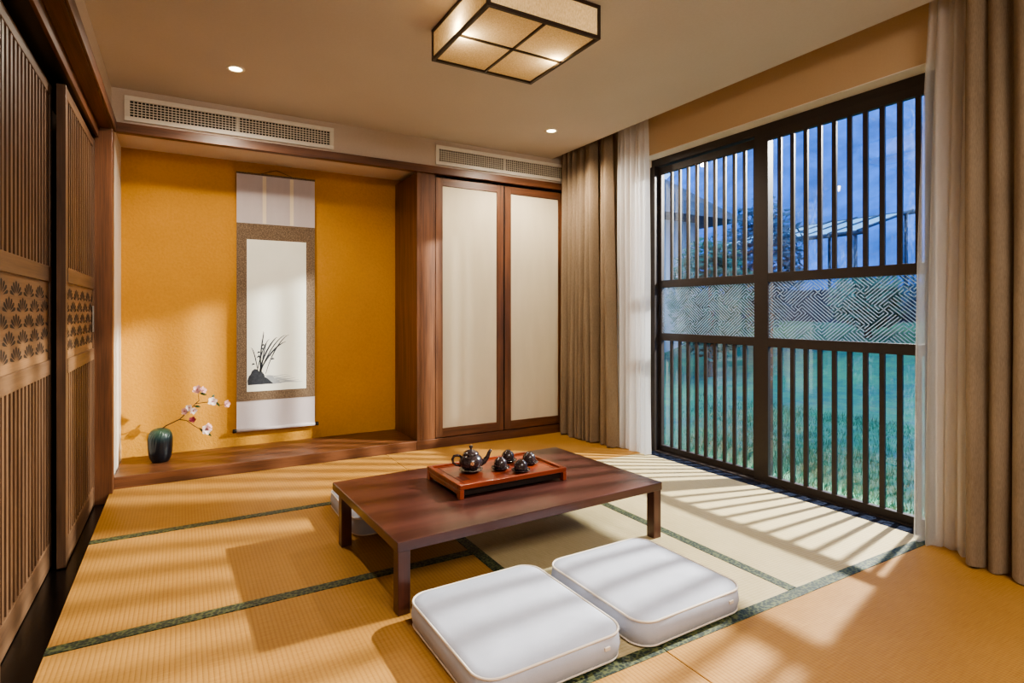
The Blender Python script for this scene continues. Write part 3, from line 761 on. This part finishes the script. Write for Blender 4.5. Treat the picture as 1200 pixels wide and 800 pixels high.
# ------------------------------------------------------------------ floor cushions
def rrect(hx, hy, r, n=8):
    pts = []
    for cx, cy, a0 in ((hx-r, hy-r, 0), (-hx+r, hy-r, PI/2), (-hx+r, -hy+r, PI), (hx-r, -hy+r, 1.5*PI)):
        for i in range(n+1):
            a = a0 + PI/2*i/n; pts.append((cx+r*math.cos(a), cy+r*math.sin(a)))
    return pts
def cushion(x, y, hx, hy, rz, label):
    t = thing('floor_cushion', label, 'cushion', (x, y, .0008), rz, 'white square floor cushions')
    hts = [(.030, 0), (.010, .003), (.002, .012), (-.004, .045), (.001, .086), (.010, .094), (.03, .099), (.07, .1035), (.13, .107), (.20, .108)]
    b = MB(); vs = []; k = None
    for ins, z in hts:
        r = max(.02, .075 - ins*.6); p = rrect(hx-ins, hy-ins, r); k = len(p)
        vs += [(q[0], q[1], z + (.0022*math.sin(q[0]*19+q[1]*13) if z > .095 else 0)) for q in p]
    R = len(hts)
    fs = [(i*k+j, i*k+(j+1) % k, (i+1)*k+(j+1) % k, (i+1)*k+j) for i in range(R-1) for j in range(k)]
    fs += [tuple(range(k))[::-1], tuple((R-1)*k+j for j in range(k))]
    b.add(vs, fs, 0, True); b.build('cushion_body', M['cushion'], t)
    for z, ins in ((.0905, .002), (.008, .004)):
        b = MB().tube([(p[0], p[1], z) for p in rrect(hx-ins, hy-ins, .072)], .0042, 8, closed=True)
        b.build('piping', M['piping'], t)
    BX(hx-.105, hx-.083, -hy-.0075, -hy+.002, .052, .064).build('zip_tab', M['piping'], t, .001)
    return t
cushion(1.003, 1.733, .277, .297, math.radians(1), 'white square floor cushion in front, overlapping the table leg, with a zip tab')
cushion(1.605, 1.722, .272, .288, math.radians(1), 'white square floor cushion beside the front one, lying on the pale mats')
cushion(1.035, 3.185, .28, .30, 0, 'white floor cushion half hidden behind the low table')

# ------------------------------------------------------------------ garden outside
M['lawn'] = None  # garden base colours below are tinted blue to stand in for haze
m, nt, bs, out = new_mat('lawn')
f = noise(nt, coords(nt, (3, 3, 3)), 1.0, 8, .75); g = noise(nt, coords(nt), .5, 3)
nt.links.new(ramp(nt, math_n(nt, 'ADD', math_n(nt, 'MULTIPLY', f, .6), math_n(nt, 'MULTIPLY', g, .4)), [(.35, lin((34, 92, 100))), (.6, lin((84, 146, 104)))]), bs.inputs['Base Color'])
bs.inputs['Roughness'].default_value = .9; bump(nt, bs, f, .8, .05); M['lawn'] = m
M['blade'] = plain('grass_blade', (66, 128, 104), .7, var=.35, scale=3)
M['foliage'] = plain('foliage', (52, 104, 92), .7, var=.4, scale=6)
M['foliage_b'] = plain('foliage_blue', (46, 84, 112), .7, var=.4, scale=6)
M['hill'] = plain('hill', (74, 122, 188), .9, var=.32, scale=.9)  # blue air haze painted into the hill colour
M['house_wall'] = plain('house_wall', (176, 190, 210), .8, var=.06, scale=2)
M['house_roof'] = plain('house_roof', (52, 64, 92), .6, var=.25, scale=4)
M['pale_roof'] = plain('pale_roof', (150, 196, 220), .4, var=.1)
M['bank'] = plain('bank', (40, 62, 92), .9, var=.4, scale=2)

def ground_z(x, y): 
    s = max(0, min(1, (x-7.5)/6)); return -.15 + 1.05*s*s*(3-2*s)
b = MB(); nx, ny = 40, 40; vs = []
for i in range(nx+1):
    for j in range(ny+1):
        x = 3.50 + 22*i/nx; y = -8 + 36*j/ny
        vs.append((x, y, ground_z(x, y) + (.03*math.sin(x*2.3)*math.cos(y*1.9) if x > 4.5 else 0)))
b.add(vs, [(i*(ny+1)+j, (i+1)*(ny+1)+j, (i+1)*(ny+1)+j+1, i*(ny+1)+j+1) for i in range(nx) for j in range(ny)], 0, True)
tag(b.build('lawn_ground', M['lawn']), 'green garden lawn outside the window', 'lawn', kind='structure')
b = MB(); rg = random.Random(3)
for k in range(9000):
    x = 4.0 + 3.2*rg.random()**1.3; y = rg.uniform(.6, 1.15)*x*.68 + rg.uniform(-1, 1.2)
    if x > 7.2: continue
    z = ground_z(x, y)-.02; h = rg.uniform(.04, .11); a = rg.uniform(0, PI); dx, dy = math.cos(a)*.006, math.sin(a)*.006; lx, ly = rg.uniform(-.04, .04), rg.uniform(-.04, .04)
    b.add([(x-dx, y-dy, z), (x+dx, y+dy, z), (x+lx, y+ly, z+h)], [(0, 1, 2)])
tag(b.build('grass', M['blade']), 'short green grass growing on the garden lawn', 'grass', kind='stuff')

def foliage(c, r, n, size, seed):
    rd = random.Random(seed); b = MB()
    for _ in range(n):
        d = Vector((rd.gauss(0, 1), rd.gauss(0, 1), rd.gauss(0, 1))).normalized()*rd.uniform(.55, 1.05)
        p = Vector((c[0]+d.x*r[0], c[1]+d.y*r[1], c[2]+d.z*r[2]))
        a = Vector((rd.gauss(0, 1), rd.gauss(0, 1), rd.gauss(0, .6))).normalized()*size*rd.uniform(.6, 1.2); q = a.orthogonal().normalized()*size*.32
        b.add([p-a, p+q, p+a, p-q], [(0, 1, 2, 3)])
    return b
def shrub(x, y, h, r, m, label, name='shrub', n=1500):
    z = ground_z(x, y)
    t = thing(name, label, name.replace('_', ' '), (x, y, z-.02))
    MB().tube([(0, 0, 0), (.03, .02, h*.4), (0, .04, h*.75)], [.07, .05, .02], 8).build('trunk', M['twig'], t)
    foliage((0, 0, h*.58), (r, r, h*.44), n, .11, int(x*10)).build('foliage', m, t)
shrub(8.6, 7.35, 2.6, .75, M['foliage'], 'tall green shrub seen through the smaller window sash', 'tree', 2600)
shrub(10.6, 7.7, 3.1, .8, M['foliage_b'], 'blue-green tree behind the shrub, near the window post', 'tree', 2600)
shrub(11.5, 4.4, 1.6, 1.0, M['foliage_b'], 'low dark shrub at the lawn edge near the sheer curtain')
shrub(11.6, 6.1, 1.3, .65, M['foliage'], 'low green shrub at the lawn edge in the larger sash')

t = thing('neighbour_house', 'pale walled house with dark tiled eaves beyond the garden', 'house', (9.2, 11.9, 0))
BX(-1.8, 1.8, -2.1, 2.5, -.2, 3.5).build('wall', M['house_wall'], t)
b = MB()
b.add([(-2.6, -2.9, 3.35), (2.6, -2.9, 3.35), (2.6, 3.2, 3.35), (-2.6, 3.2, 3.35), (0, -1.4, 4.9), (0, 2.0, 4.9)], [(0, 1, 4), (1, 2, 5, 4), (2, 3, 5), (3, 0, 4, 5), (0, 3, 2, 1)])
for k in range(12):
    s = k/12; b.box(-2.6+2.6*s-.04, -2.6+2.6*s+.04, -2.9+1.5*s, 3.2-1.2*s, 3.38+1.55*s, 3.44+1.55*s)
b.build('roof', M['house_roof'], t)
for k in range(13): BX(-2.55, -1.8, -2.8+.48*k, -2.72+.48*k, 3.25, 3.35).build('rafter', M['house_wall'], t)
t = thing('garden_pavilion', 'low pavilion with a pale glazed roof on thin posts in the garden', 'pavilion', (13.6, 8.6, 1.15))
b = MB()
b.add([(-1.2, -1.9, 1.75), (1.0, -1.9, 2.35), (1.0, 1.9, 2.35), (-1.2, 1.9, 1.75)], [(0, 1, 2, 3)])
b.build('roof_panel', M['pale_roof'], t)
b = MB()
for k in range(7):
    y = -1.9+3.8*k/6; b.tube([(-1.25, y, 1.73), (1.05, y, 2.38)], .03, 6, 0)
for x, z in ((-1.2, 1.70), (1.0, 2.32)): b.tube([(x, -2, z), (x, 2, z)], .05, 6)
b.build('roof_frame', M['house_roof'], t)
for x in (-1.15, .95):
    for y in (-1.8, 0, 1.8): MB().tube([(x, y, -.1), (x, y, 1.72 if x < 0 else 2.33)], .04, 8).build('post', M['house_roof'], t)
b = MB(); vs = []; nx, ny = 14, 50; rh = random.Random(5)
for i in range(nx+1):
    for j in range(ny+1):
        s = i/nx; x = 16.5 + 11*s; y = -10+42*j/ny
        z = .6 + 13*s**.8*(.85+.12*math.sin(y*.31+2.2)+.05*math.sin(y*.9)) + rh.uniform(-.22, .22)*(s > 0)
        vs.append((x, y, z))
b.add(vs, [(i*(ny+1)+j, (i+1)*(ny+1)+j, (i+1)*(ny+1)+j+1, i*(ny+1)+j+1) for i in range(nx) for j in range(ny)], 0, False)
tag(b.build('hill', M['hill']), 'wooded hillside with blue haze in its colour, behind the garden', 'hill', kind='structure')
tag(BX(14.6, 15.2, -8, 28, .5, 1.75).build('garden_wall', M['bank'], bev=.02), 'long dark low wall at the end of the lawn', 'wall', kind='structure')

# ------------------------------------------------------------------ light
w = bpy.data.worlds.new('world'); scene.world = w; w.use_nodes = True; nt = w.node_tree
bg = nt.nodes['Background']
tc = N(nt, 'ShaderNodeTexCoord'); sx = N(nt, 'ShaderNodeSeparateXYZ'); nt.links.new(tc.outputs['Generated'], sx.inputs[0])
nt.links.new(ramp(nt, sx.outputs[2], [(0, (.16, .40, 1.0)), (.25, (.22, .48, 1.0)), (.5, (.42, .68, 1.0))]), bg.inputs[0]); bg.inputs[1].default_value = 3.1
# lamp outside the window that throws the bar shadows across the mats
l = bpy.data.lights.new('outside_lamp', 'SPOT'); l.energy = 900; l.color = (1, .93, .79); l.shadow_soft_size = .04
l.spot_size = math.radians(100); l.spot_blend = .15
l.use_nodes = True; ln = l.node_tree; fo = ln.nodes.new('ShaderNodeLightFalloff'); fo.inputs['Strength'].default_value = 1.0
ln.links.new(fo.outputs['Linear'], ln.nodes['Emission'].inputs['Strength'])
o = bpy.data.objects.new('outside_lamp', l); COL.objects.link(o); o.location = (5.1, 1.9, 2.85)
o.rotation_euler = (Vector((1.6, 2.35, 1.2)) - o.location).to_track_quat('-Z', 'Y').to_euler()
# unseen fill light added behind the viewer to brighten the room
l = bpy.data.lights.new('rear_fill_light', 'AREA'); l.energy = 125; l.color = (1, .90, .80); l.shape = 'RECTANGLE'; l.size = 1.6; l.size_y = 1.0
o = bpy.data.objects.new('rear_fill_light', l); COL.objects.link(o); o.location = (1.2, -.6, 2.5); o.rotation_euler = (math.radians(25), 0, 0)

scene.view_settings.view_transform = 'AgX'
scene.view_settings.look = 'AgX - Medium High Contrast'
scene.view_settings.exposure = -.12
scene.cycles.max_bounces = 8; scene.cycles.transparent_max_bounces = 16
scene.cycles.sample_clamp_indirect = 6
scene.cycles.use_denoising = True
